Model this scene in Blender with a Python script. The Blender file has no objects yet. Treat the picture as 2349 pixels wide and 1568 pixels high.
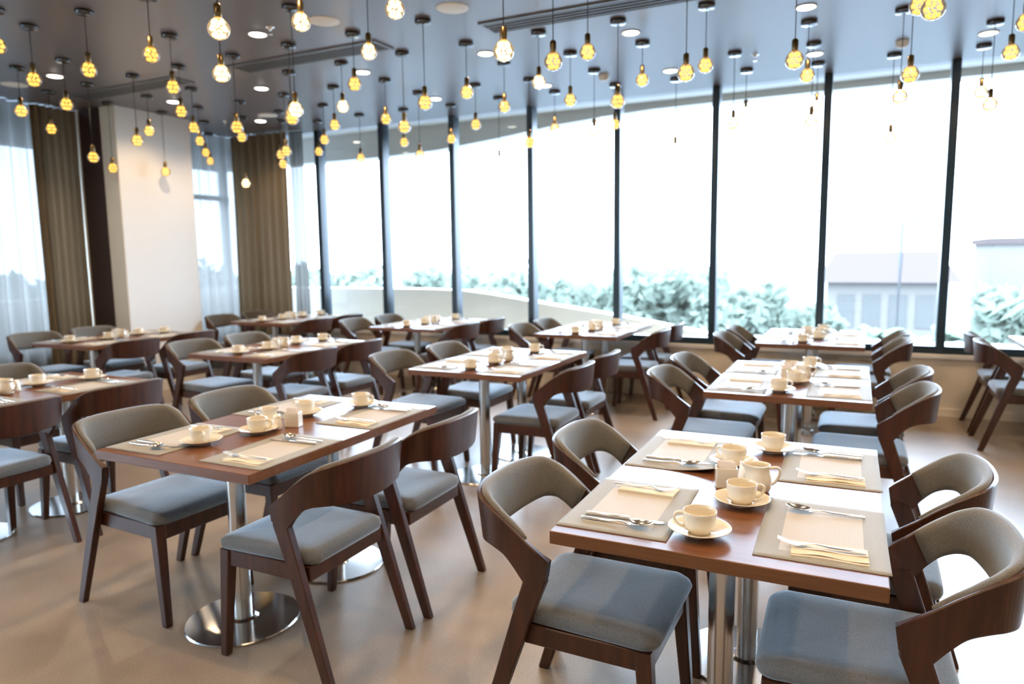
import bpy, math, random
from mathutils import Vector, Matrix
from math import sin, cos, pi, radians, sqrt, atan2

random.seed(7)
C = bpy.context.scene.collection

# ------------------------------------------------------------------ camera
PITCH, ROLL, PSI, CAM_H, FPX = 0.120853, -0.012458, 0.452392, 1.4753, 1628.7
def cam_axes():
    f = Vector((0, cos(PITCH), -sin(PITCH))); u = Vector((0, sin(PITCH), cos(PITCH))); r = Vector((1, 0, 0))
    c, s = cos(ROLL), sin(ROLL)
    return c * r + s * u, -s * r + c * u, f
r_, u_, f_ = cam_axes()
ROT = Matrix.Rotation(PSI, 3, 'Z')          # the room's long axis is the world Y axis
r_, u_, f_ = ROT @ r_, ROT @ u_, ROT @ f_
cam_d = bpy.data.cameras.new('camera'); cam = bpy.data.objects.new('camera', cam_d); C.objects.link(cam)
M = Matrix((r_, u_, -f_)).transposed().to_4x4(); M.translation = (0, 0, CAM_H)
cam.matrix_world = M
cam_d.sensor_width = 36.0; cam_d.lens = FPX * 36.0 / 2349.0
cam_d.clip_start = 0.05; cam_d.clip_end = 400
cam_d.dof.use_dof = True; cam_d.dof.focus_distance = 1.95; cam_d.dof.aperture_fstop = 2.5
bpy.context.scene.camera = cam

# ------------------------------------------------------------------ world, exposure
W = bpy.data.worlds.new('world'); bpy.context.scene.world = W; W.use_nodes = True
bg = W.node_tree.nodes['Background']; bg.inputs[0].default_value = (0.62, 0.79, 1.0, 1); bg.inputs[1].default_value = 11.5
vs = bpy.context.scene.view_settings
vs.view_transform = 'Standard'; vs.look = 'None'; vs.gamma = 1.0; vs.exposure = 1.1
try: vs.use_curve_mapping = False
except Exception: pass
cy = bpy.context.scene.cycles
cy.max_bounces = 9; cy.diffuse_bounces = 5; cy.glossy_bounces = 4; cy.transparent_max_bounces = 24; cy.transmission_bounces = 6
cy.sample_clamp_indirect = 6.0; cy.caustics_reflective = False; cy.caustics_refractive = False
DOWN_POWER = 27.0        # watts of each ceiling downlight
CH = 3.09                # ceiling height

# ------------------------------------------------------------------ materials
def mat(name, base=(0.8, 0.8, 0.8), rough=0.5, metal=0.0, spec=0.5, coat=0.0):
    m = bpy.data.materials.new(name); m.use_nodes = True
    b = m.node_tree.nodes['Principled BSDF']
    b.inputs['Base Color'].default_value = (*base, 1); b.inputs['Roughness'].default_value = rough
    b.inputs['Metallic'].default_value = metal; b.inputs['Specular IOR Level'].default_value = spec
    b.inputs['Coat Weight'].default_value = coat
    return m
def nodes(m): return m.node_tree.nodes, m.node_tree.links, m.node_tree.nodes['Principled BSDF']
def noise_color(m, c1, c2, scale=8.0, detail=6.0, stretch=(1, 1, 1), bump=0.0, coord='Object', lo=0.35, hi=0.65, bump_scale=None, bdist=0.01):
    N, L, B = nodes(m)
    tc = N.new('ShaderNodeTexCoord'); mp = N.new('ShaderNodeMapping'); mp.inputs['Scale'].default_value = stretch
    L.new(tc.outputs[coord], mp.inputs[0])
    nz = N.new('ShaderNodeTexNoise'); nz.inputs['Scale'].default_value = scale; nz.inputs['Detail'].default_value = detail
    L.new(mp.outputs[0], nz.inputs[0])
    cr = N.new('ShaderNodeValToRGB'); cr.color_ramp.elements[0].position = lo; cr.color_ramp.elements[1].position = hi
    cr.color_ramp.elements[0].color = (*c1, 1); cr.color_ramp.elements[1].color = (*c2, 1)
    L.new(nz.outputs[0], cr.inputs[0]); L.new(cr.outputs[0], B.inputs['Base Color'])
    if bump:
        bp = N.new('ShaderNodeBump'); bp.inputs['Strength'].default_value = bump; bp.inputs['Distance'].default_value = bdist
        src = nz
        if bump_scale:
            src = N.new('ShaderNodeTexNoise'); src.inputs['Scale'].default_value = bump_scale; src.inputs['Detail'].default_value = 3
            L.new(mp.outputs[0], src.inputs[0])
        L.new(src.outputs[0], bp.inputs['Height']); L.new(bp.outputs[0], B.inputs['Normal'])
    return m
MT = {}
MT['floor'] = noise_color(mat('floor_vinyl', rough=0.32, spec=0.6), (0.285, 0.225, 0.172), (0.355, 0.288, 0.226), 2.2, 8, bump=0.10, bump_scale=260, bdist=0.002)
N, L, B = nodes(MT['floor'])
sp = N.new('ShaderNodeTexNoise'); sp.inputs['Scale'].default_value = 170; sp.inputs['Detail'].default_value = 4
tcf = N.new('ShaderNodeTexCoord'); L.new(tcf.outputs['Object'], sp.inputs[0])
rp = N.new('ShaderNodeValToRGB'); rp.color_ramp.elements[0].position = 0.35; rp.color_ramp.elements[1].position = 0.62
rp.color_ramp.elements[0].color = (0.80, 0.78, 0.76, 1); rp.color_ramp.elements[1].color = (1.06, 1.06, 1.06, 1); L.new(sp.outputs[0], rp.inputs[0])
mm = N.new('ShaderNodeMix'); mm.data_type = 'RGBA'; mm.blend_type = 'MULTIPLY'; mm.inputs[0].default_value = 1.0
old = B.inputs['Base Color'].links[0].from_socket; L.new(old, mm.inputs[6]); L.new(rp.outputs[0], mm.inputs[7]); L.new(mm.outputs[2], B.inputs['Base Color'])
MT['ceiling'] = mat('ceiling_paint', (0.165, 0.147, 0.148), 0.34, spec=0.6)
MT['wall'] = mat('wall_cream', (0.82, 0.73, 0.60), 0.6)
MT['white_wall'] = mat('pillar_white', (0.86, 0.84, 0.80), 0.55)
MT['brown_panel'] = mat('brown_panel', (0.035, 0.017, 0.014), 0.45)
MT['ledge'] = mat('white_ledge', (0.82, 0.80, 0.76), 0.4)
MT['ext'] = mat('exterior_render', (0.50, 0.475, 0.425), 0.7)
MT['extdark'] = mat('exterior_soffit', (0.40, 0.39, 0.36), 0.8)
MT['frame'] = mat('dark_frame', (0.010, 0.026, 0.042), 0.35, spec=0.5)
def wood(name, c1, c2, rough, axis=(1, 14, 14), scale=3.0, spec=0.5, coat=0.0):
    m = noise_color(mat(name, rough=rough, spec=spec, coat=coat), c1, c2, scale, 9, axis, bump=0.04, lo=0.3, hi=0.7, bdist=0.003)
    return m
MT['table_wood'] = wood('table_walnut', (0.125, 0.044, 0.0155), (0.19, 0.070, 0.026), 0.28, (1.5, 18, 60), 2.5, spec=0.5)
MT['chair_wood'] = wood('chair_walnut', (0.026, 0.0072, 0.0026), (0.066, 0.0185, 0.0066), 0.36, (14, 14, 1.2), 3.0)
MT['fabric'] = noise_color(mat('grey_seat_fabric', rough=0.95, spec=0.15), (0.115, 0.118, 0.12), (0.185, 0.19, 0.19), 420, 3, (1, 1, 1), bump=0.35, bdist=0.002)
MT['back_fabric'] = noise_color(mat('grey_back_fabric', rough=0.9, spec=0.2), (0.13, 0.122, 0.105), (0.20, 0.187, 0.163), 420, 3, (1, 1, 1), bump=0.3, bdist=0.002)
for k in ('fabric', 'back_fabric'):
    B = MT[k].node_tree.nodes['Principled BSDF']; B.inputs['Sheen Weight'].default_value = 1.0 if k == 'fabric' else 0.4
    B.inputs['Sheen Roughness'].default_value = 0.35; B.inputs['Sheen Tint'].default_value = (0.85, 0.92, 1.0, 1)
MT['steel'] = mat('brushed_steel', (0.62, 0.60, 0.57), 0.24, 1.0)
MT['chrome'] = mat('polished_steel', (0.84, 0.84, 0.83), 0.15, 1.0)
MT['porcelain'] = mat('cream_porcelain', (0.74, 0.67, 0.54), 0.12, spec=0.5, coat=0.3)
MT['paper'] = mat('cream_napkin', (0.76, 0.675, 0.55), 0.85, spec=0.1)
MT['sachet'] = mat('paper_sachet', (0.84, 0.74, 0.66), 0.7)
MT['sachet_blue'] = mat('blue_tea_tag', (0.16, 0.50, 0.68), 0.6)
MT['shaker'] = mat('white_shaker', (0.85, 0.80, 0.70), 0.2)
MT['black'] = mat('black_plastic', (0.012, 0.012, 0.012), 0.4)
MT['cord'] = mat('black_cord', (0.03, 0.028, 0.026), 0.6)
MT['canopy'] = mat('dark_chrome', (0.10, 0.10, 0.105), 0.2, 0.8)
MT['socket'] = mat('brass_socket', (0.20, 0.135, 0.06), 0.3, 0.85)
MT['offwhite'] = mat('offwhite_plastic', (0.85, 0.78, 0.66), 0.5)
MT['grille'] = mat('dark_slot', (0.03, 0.03, 0.032), 0.5)
MT['vent'] = mat('grey_vent', (0.16, 0.155, 0.15), 0.4)
def emis(name, col, s):
    m = bpy.data.materials.new(name); m.use_nodes = True; N, L = m.node_tree.nodes, m.node_tree.links
    N.remove(N['Principled BSDF']); e = N.new('ShaderNodeEmission'); e.inputs[0].default_value = (*col, 1); e.inputs[1].default_value = s
    L.new(e.outputs[0], N['Material Output'].inputs[0]); return m
MT['filament'] = emis('warm_filament', (1.0, 0.52, 0.09), 1.4)
MT['filament_bright'] = emis('blazing_filament', (1.0, 0.62, 0.22), 5.0)
MT['led'] = emis('white_led', (1.0, 0.93, 0.80), 14.0)
def thin_glass(name, tint=(1, 1, 1), gloss=1.0, ior=1.45, rough=0.0):
    m = bpy.data.materials.new(name); m.use_nodes = True; N, L = m.node_tree.nodes, m.node_tree.links
    N.remove(N['Principled BSDF'])
    t = N.new('ShaderNodeBsdfTransparent'); t.inputs[0].default_value = (*tint, 1)
    g = N.new('ShaderNodeBsdfGlossy'); g.inputs['Roughness'].default_value = rough
    fr = N.new('ShaderNodeFresnel'); fr.inputs[0].default_value = ior
    mu = N.new('ShaderNodeMath'); mu.operation = 'MULTIPLY'; mu.inputs[1].default_value = gloss; L.new(fr.outputs[0], mu.inputs[0])
    mx = N.new('ShaderNodeMixShader'); L.new(mu.outputs[0], mx.inputs[0]); L.new(t.outputs[0], mx.inputs[1]); L.new(g.outputs[0], mx.inputs[2])
    L.new(mx.outputs[0], N['Material Output'].inputs[0]); return m
MT['pane'] = thin_glass('window_glass', (0.95, 0.985, 1.0), 1.0, 1.40)
MT['globe'] = thin_glass('globe_glass', (0.97, 0.92, 0.84), 1.0, 1.5)
N, L = MT['globe'].node_tree.nodes, MT['globe'].node_tree.links
tr = N.new('ShaderNodeBsdfTranslucent'); tr.inputs[0].default_value = (0.95, 0.9, 0.8, 1); mx2 = N.new('ShaderNodeMixShader'); mx2.inputs[0].default_value = 0.09
out = N['Material Output']; src = out.inputs[0].links[0].from_socket; L.new(src, mx2.inputs[1]); L.new(tr.outputs[0], mx2.inputs[2]); L.new(mx2.outputs[0], out.inputs[0])
def curtain_mat(name, col, tr, thru):
    m = bpy.data.materials.new(name); m.use_nodes = True; N, L = m.node_tree.nodes, m.node_tree.links
    N.remove(N['Principled BSDF'])
    d = N.new('ShaderNodeBsdfDiffuse'); d.inputs[0].default_value = (*col, 1)
    t = N.new('ShaderNodeBsdfTranslucent'); t.inputs[0].default_value = (*col, 1)
    a = N.new('ShaderNodeMixShader'); a.inputs[0].default_value = tr; L.new(d.outputs[0], a.inputs[1]); L.new(t.outputs[0], a.inputs[2])
    p = N.new('ShaderNodeBsdfTransparent'); b = N.new('ShaderNodeMixShader')
    # a weave seen edge-on lets less light through
    lw = N.new('ShaderNodeLayerWeight'); lw.inputs[0].default_value = 0.35
    ma = N.new('ShaderNodeMath'); ma.operation = 'MULTIPLY_ADD'; ma.inputs[1].default_value = -thru; ma.inputs[2].default_value = thru
    L.new(lw.outputs['Facing'], ma.inputs[0]); L.new(ma.outputs[0], b.inputs[0])
    L.new(a.outputs[0], b.inputs[1]); L.new(p.outputs[0], b.inputs[2])
    L.new(b.outputs[0], N['Material Output'].inputs[0]); return m
MT['sheer'] = curtain_mat('sheer_curtain', (0.20, 0.195, 0.185), 0.55, 0.055)
MT['drape'] = curtain_mat('brown_drape', (0.20, 0.150, 0.095), 0.12, 0.0)
def placemat_mat():
    m = mat('woven_placemat', rough=0.7, spec=0.25); N, L, B = nodes(m)
    tc = N.new('ShaderNodeTexCoord'); sx = N.new('ShaderNodeSeparateXYZ'); L.new(tc.outputs['Object'], sx.inputs[0])
    def inside(out, half):
        a = N.new('ShaderNodeMath'); a.operation = 'ABSOLUTE'; L.new(out, a.inputs[0])
        c = N.new('ShaderNodeMath'); c.operation = 'LESS_THAN'; c.inputs[1].default_value = half; L.new(a.outputs[0], c.inputs[0]); return c
    ix, iy = inside(sx.outputs[0], 0.095), inside(sx.outputs[1], 0.165)
    mu = N.new('ShaderNodeMath'); mu.operation = 'MULTIPLY'; L.new(ix.outputs[0], mu.inputs[0]); L.new(iy.outputs[0], mu.inputs[1])
    mx = N.new('ShaderNodeMix'); mx.data_type = 'RGBA'; L.new(mu.outputs[0], mx.inputs[0])
    mx.inputs[6].default_value = (0.31, 0.30, 0.265, 1); mx.inputs[7].default_value = (0.48, 0.44, 0.385, 1)
    L.new(mx.outputs[2], B.inputs['Base Color'])
    w1 = N.new('ShaderNodeTexWave'); w1.inputs['Scale'].default_value = 130; w1.bands_direction = 'X'; L.new(tc.outputs['Object'], w1.inputs[0])
    w2 = N.new('ShaderNodeTexWave'); w2.inputs['Scale'].default_value = 130; w2.bands_direction = 'Y'; L.new(tc.outputs['Object'], w2.inputs[0])
    ad = N.new('ShaderNodeMath'); L.new(w1.outputs['Fac'], ad.inputs[0]); L.new(w2.outputs['Fac'], ad.inputs[1])
    bp = N.new('ShaderNodeBump'); bp.inputs['Strength'].default_value = 0.25; bp.inputs['Distance'].default_value = 0.001
    L.new(ad.outputs[0], bp.inputs['Height']); L.new(bp.outputs[0], B.inputs['Normal'])
    return m
MT['placemat'] = placemat_mat()
MT['leaf'] = noise_color(mat('tree_leaf', rough=0.8, spec=0.0), (0.165, 0.190, 0.155), (0.185, 0.212, 0.172), 1.2)
for k in ('leaf',):
    N, L, B = nodes(MT[k]); tl = N.new('ShaderNodeBsdfTranslucent'); L.new(B.inputs['Base Color'].links[0].from_socket, tl.inputs[0])
    mxs = N.new('ShaderNodeMixShader'); mxs.inputs[0].default_value = 0.5; L.new(B.outputs[0], mxs.inputs[1]); L.new(tl.outputs[0], mxs.inputs[2]); L.new(mxs.outputs[0], N['Material Output'].inputs[0])
MT['palm'] = noise_color(mat('palm_leaf', rough=0.8, spec=0.0), (0.09, 0.115, 0.085), (0.12, 0.145, 0.11), 2.5)
MT['bark'] = mat('tree_bark', (0.17, 0.14, 0.12), 0.9)
MT['ground'] = mat('outdoor_ground', (0.24, 0.26, 0.28), 0.9, spec=0.0)
MT['roof'] = mat('pink_roof', (0.066, 0.052, 0.049), 0.8, spec=0.0)
MT['bldg'] = mat('pale_building', (0.115, 0.105, 0.095), 0.8, spec=0.0)
MT['bwin'] = mat('building_window', (0.08, 0.078, 0.073), 0.5, spec=0.0)
MT['lamppost'] = mat('grey_lamp_post', (0.13, 0.13, 0.13), 0.6, spec=0.0)

# ------------------------------------------------------------------ mesh builder
class MB:
    def __init__(s): s.v = []; s.f = []; s.sm = []
    def add(s, vs, fs, smooth=False):
        o = len(s.v); s.v += [tuple(v) for v in vs]; s.f += [tuple(i + o for i in f) for f in fs]; s.sm += [smooth] * len(fs); return s
    def box(s, x0, x1, y0, y1, z0, z1, bev=0.0):
        if not bev:
            vs = [(x, y, z) for z in (z0, z1) for y in (y0, y1) for x in (x0, x1)]
            return s.add(vs, [(0, 2, 3, 1), (4, 5, 7, 6), (0, 1, 5, 4), (2, 6, 7, 3), (0, 4, 6, 2), (1, 3, 7, 5)])
        b = bev
        def ring(i, z): return [(x0 + i + b * (0), y0 + i, z)]
        rings = []
        for z, ins in ((z0, b), (z0 + b, 0), (z1 - b, 0), (z1, b)):
            rings.append(chamfer(x0 + ins, x1 - ins, y0 + ins, y1 - ins, b, z))
        return s.loft(rings, caps=True)
    def loft(s, rings, caps=True, closed=True, smooth=False):
        n = len(rings[0]); vs = [p for r in rings for p in r]; fs = []
        for i in range(len(rings) - 1):
            for j in range(n if closed else n - 1):
                k = (j + 1) % n
                fs.append((i * n + j, i * n + k, (i + 1) * n + k, (i + 1) * n + j))
        if caps:
            fs.append(tuple(reversed(range(n)))); fs.append(tuple((len(rings) - 1) * n + j for j in range(n)))
        return s.add(vs, fs, smooth)
    def lathe(s, prof, n=32, cx=0, cy=0, z0=0, smooth=True, cap0=False, cap1=False):
        rings = [[(cx + r * cos(2 * pi * j / n), cy + r * sin(2 * pi * j / n), z0 + z) for j in range(n)] for r, z in prof]
        s.loft(rings, caps=False, smooth=smooth)
        if cap0: s.add(rings[0], [tuple(reversed(range(n)))])
        if cap1: s.add(rings[-1], [tuple(range(n))])
        return s
    def tube(s, pts, rad, n=10, smooth=True, flat=1.0, up=(0, 0, 1)):
        pts = [Vector(p) for p in pts]; rings = []
        for i, p in enumerate(pts):
            t = (pts[min(i + 1, len(pts) - 1)] - pts[max(i - 1, 0)]).normalized()
            a = Vector(up).cross(t)
            if a.length < 1e-3: a = Vector((1, 0, 0)).cross(t)
            a.normalize(); b = t.cross(a); r = rad[i] if isinstance(rad, (list, tuple)) else rad
            rings.append([tuple(p + a * r * cos(2 * pi * j / n) + b * r * flat * sin(2 * pi * j / n)) for j in range(n)])
        return s.loft(rings, caps=True, smooth=smooth)
    def prism(s, poly, x0, x1):       # polygon in (y, z) swept along x
        return s.loft([[(x0, y, z) for y, z in poly], [(x1, y, z) for y, z in poly]], caps=True)
    def mesh(s, name, m, recalc=True):
        me = bpy.data.meshes.new(name); me.from_pydata(s.v, [], s.f); me.polygons.foreach_set('use_smooth', s.sm)
        if recalc:
            import bmesh
            bm = bmesh.new(); bm.from_mesh(me); bmesh.ops.recalc_face_normals(bm, faces=bm.faces); bm.to_mesh(me); bm.free()
        me.materials.append(m); me.update(); return me
    def build(s, name, m, parent=None, loc=(0, 0, 0)):
        o = bpy.data.objects.new(name, s.mesh(name, m)); C.objects.link(o); o.location = loc
        if parent: o.parent = parent
        return o
def chamfer(x0, x1, y0, y1, b, z):
    return [(x0 + b, y0, z), (x1 - b, y0, z), (x1, y0 + b, z), (x1, y1 - b, z), (x1 - b, y1, z), (x0 + b, y1, z), (x0, y1 - b, z), (x0, y0 + b, z)]
def rounded(hx, hy, r, z, n=6, cx=0, cy=0, hx2=None):
    """rounded rectangle ring; hx2 lets the far side be narrower"""
    out = []
    for k, (sx, sy) in enumerate(((1, 1), (-1, 1), (-1, -1), (1, -1))):
        w = hx if sy > 0 else (hx2 or hx)
        for i in range(n + 1):
            a = pi / 2 * k + pi / 2 * i / n
            out.append((cx + sx * (w - r) + r * cos(a), cy + sy * (hy - r) + r * sin(a), z))
    return out
def smoothpath(pts, m=6):
    P = [Vector(p) for p in pts]; out = []
    for i in range(len(P) - 1):
        p0, p1, p2, p3 = P[max(i - 1, 0)], P[i], P[i + 1], P[min(i + 2, len(P) - 1)]
        for k in range(m):
            t = k / m
            out.append(0.5 * ((2 * p1) + (p2 - p0) * t + (2 * p0 - 5 * p1 + 4 * p2 - p3) * t * t + (3 * p1 - p0 - 3 * p2 + p3) * t ** 3))
    out.append(P[-1]); return out
def setp(o, label=None, cat=None, group=None, kind=None):
    if label: o['label'] = label
    if cat: o['category'] = cat
    if group: o['group'] = group
    if kind: o['kind'] = kind
    return o
def thing(name, label, cat, loc=(0, 0, 0), rz=0.0, group=None):
    o = bpy.data.objects.new(name, None); C.objects.link(o); o.empty_display_size = 0.1
    o.location = loc; o.rotation_euler = (0, 0, rz); return setp(o, label, cat, group)
def dup(src, label, loc, rz=0.0, group=None):
    o = src.copy(); C.objects.link(o); o.location = loc; o.rotation_euler = (0, 0, rz); setp(o, label, None, group)
    def kids(a, b):
        for ch in a.children:
            c = ch.copy(); C.objects.link(c); c.parent = b; kids(ch, c)
    kids(src, o); return o
def structure(o): o['kind'] = 'structure'; return o

# ================================================================== SETTING
YW = 7.30
XL = -7.85
structure(MB().box(-8.0, 6.0, -3.5, 7.5, -0.12, 0.0).build('floor', MT['floor']))
structure(MB().box(-8.0, 6.0, -3.5, 7.5, CH, CH + 0.15).build('ceiling', MT['ceiling']))
structure(MB().box(-8.15, 6.1, -3.6, -3.5, -0.12, CH + 0.15).build('wall_back', MT['wall']))
structure(MB().box(6.0, 6.1, -3.5, 7.5, -0.12, CH + 0.15).build('wall_right', MT['wall']))
# low wall under the glazing
w = structure(MB().box(XL, 6.0, YW, 7.5, 0.0, 0.515).build('wall_window', MT['wall']))
MB().box(XL, 6.0, YW - 0.02, 7.5, 0.515, 0.555, 0.004).build('ledge', MT['ledge'], w)
b = structure(MB().box(-6.6, 6.0, YW - 0.012, YW, 0.0, 0.07).build('baseboard_window', MT['wall']))
# main window
win = bpy.data.objects.new('window_1', None); C.objects.link(win); win['kind'] = 'structure'
mx = [-7.31] + [-6.31 + 1.0 * i for i in range(13)]
for x in mx:
    if x > 6: continue
    MB().box(x - 0.035, x + 0.035, YW + 0.01, YW + 0.15, 0.555, CH, 0.004).build('mullion', MT['frame'], win)
MB().box(XL, 6.0, YW + 0.02, YW + 0.13, 0.555, 0.625, 0.004).build('bottom_rail', MT['frame'], win)
edges = [XL] + mx + [6.0]
for a, c in zip(edges[:-1], edges[1:]):
    if c - a < 0.1 or c > 6: continue
    MB().add([(a + .035, YW + .08, .625), (c - .035, YW + .08, .625), (c - .035, YW + .08, CH), (a + .035, YW + .08, CH)], [(0, 1, 2, 3)]).build('glass_pane', MT['pane'], win)
# left wall: low wall, glazing on both sides of the pillar
w = structure(MB().box(-8.0, XL, -3.5, 7.5, 0.0, 0.555).build('wall_left', MT['wall']))
win = bpy.data.objects.new('window_2', None); C.objects.link(win); win['kind'] = 'structure'
yy = [-3.4, -2.2, -1.0, 0.2, 1.4, 2.6, 3.85, 5.05, 6.05, 7.25]
for y in yy: MB().box(XL - 0.12, XL - 0.02, y - 0.03, y + 0.03, 0.555, CH).build('mullion', MT['frame'], win)
for z, ya in ((0.555, -3.5), (2.27, 6.05)): MB().box(XL - 0.11, XL - 0.03, ya, 7.3, z, z + 0.06).build('transom', MT['frame'], win)
for a, c in zip(yy[:-1], yy[1:]):
    MB().add([(XL - .07, a + .03, .615), (XL - .07, c - .03, .615), (XL - .07, c - .03, CH), (XL - .07, a + .03, CH)], [(0, 1, 2, 3)]).build('glass_pane', MT['pane'], win)
# pillar with brown strip on the side towards the camera
pil = setp(MB().box(-7.84, -7.073, 5.10, 6.03, 0, CH).build('pillar', MT['white_wall']), 'broad white square pillar on the left with cream and brown side', 'pillar'); pil['kind'] = 'structure'; pil.name = 'trim_1'
MB().box(-7.835, -7.075, 5.092, 5.10, 0, CH).build('cream_facing', MT['wall'], pil)
MB().box(-7.64, -7.31, 5.078, 5.092, 0, CH).build('brown_strip', MT['brown_panel'], pil)

# ------------------------------------------------------------------ facade frame outside the glass
def facade_poly(name, pts_xz, y0, y1, m):
    rings = [[(x, y, z) for x, z in pts_xz] for y in (y0, y1)]
    return structure(MB().loft(rings).build(name, m))
facade_poly('facade_band', [(-9.1, 2.86), (-6.0, 2.855), (-5.1, 2.885), (-4.2, 2.965), (-3.37, 3.06), (-2.7, 3.105), (-2.18, 3.13), (-1.4, 3.135), (7, 3.135), (7, 3.7), (-9.1, 3.7)], 8.30, 8.55, MT['ext'])
facade_poly('facade_parapet', [(-9.1, -0.4), (7, -0.4), (7, 0.53), (-1.40, 0.53), (-2.58, 0.73), (-3.56, 0.86), (-4.3, 0.97), (-4.77, 1.02), (-5.4, 1.035), (-9.1, 1.035)], 8.30, 8.55, MT['ext'])
structure(MB().box(-9.1, -8.9, -4, 8.3, 2.83, 3.7).build('facade_band_left', MT['ext']))
structure(MB().box(-9.1, -8.9, -4, 8.3, -0.4, 1.015).build('facade_parapet_left', MT['ext']))
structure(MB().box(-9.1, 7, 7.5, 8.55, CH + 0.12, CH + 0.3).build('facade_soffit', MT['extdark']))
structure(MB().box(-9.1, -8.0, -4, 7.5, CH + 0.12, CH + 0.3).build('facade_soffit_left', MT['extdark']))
structure(MB().box(-9.1, 7, 7.5, 8.55, -0.4, -0.05).build('terrace_floor', MT['ext']))
structure(MB().box(-9.1, -8.0, -4, 7.5, -0.4, -0.05).build('terrace_floor_left', MT['ext']))
structure(MB().box(-200, 200, -100, 300, -4.7, -4.5).build('ground', MT['ground']))

# ------------------------------------------------------------------ curtains
def curtain(name, label, p0, p1, waves, amp, z0, z1, m, group=None, seed=0, y_extra=0):
    rnd = random.Random(seed); n = waves * 10; vs = []; fs = []
    d = Vector((p1[0] - p0[0], p1[1] - p0[1])); nrm = Vector((-d.y, d.x)).normalized()
    ph = [rnd.uniform(-.5, .5) for _ in range(waves + 2)]; am = [rnd.uniform(.6, 1.25) for _ in range(waves + 2)]
    rows = 8
    for r in range(rows + 1):
        z = z1 + (z0 - z1) * r / rows
        for i in range(n + 1):
            t = i / n; k = int(t * waves)
            a = amp * (am[k] * (1 - (t * waves - k)) + am[k + 1] * (t * waves - k)) * (1 - 0.25 * sin(pi * r / rows))
            off = a * sin(2 * pi * t * waves + ph[k] * (1 - abs(2 * (t * waves - k) - 1)) + 0.25 * sin(r * .7 + k))
            q = Vector(p0) + d * t + nrm * off
            vs.append((q.x, q.y, z))
    for r in range(rows):
        for i in range(n): fs.append((r * (n + 1) + i, r * (n + 1) + i + 1, (r + 1) * (n + 1) + i + 1, (r + 1) * (n + 1) + i))
    return setp(MB().add(vs, fs, True).build(name, m), label, 'curtain', group)
curtain('sheer_curtain', 'long sheer grey curtain over the left window, left of the brown strip', (-7.72, 0.5), (-7.72, 4.72), 26, 0.045, 0.02, CH - 0.01, MT['sheer'], None, 3)
curtain('drape', 'gathered grey brown drape hanging beside the brown strip of the pillar', (-7.68, 4.60), (-7.70, 5.085), 6, 0.040, 0.02, CH - 0.01, MT['drape'], None, 4)
curtain('sheer_curtain', 'narrow sheer grey curtain between white pillar and corner drape', (-7.70, 6.05), (-7.64, 7.22), 8, 0.035, 0.02, CH - 0.01, MT['sheer'], None, 5)
curtain('drape', 'brown drape gathered in the far corner at end of the window wall', (-7.58, 7.10), (-6.66, 7.14), 7, 0.05, 0.02, CH - 0.01, MT['drape'], None, 6)
curtain('sheer_curtain', 'thin sheer edge beside the brown corner drape on the window wall', (-6.63, 7.17), (-6.42, 7.19), 3, 0.03, 0.02, CH - 0.01, MT['sheer'], None, 9)

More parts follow.
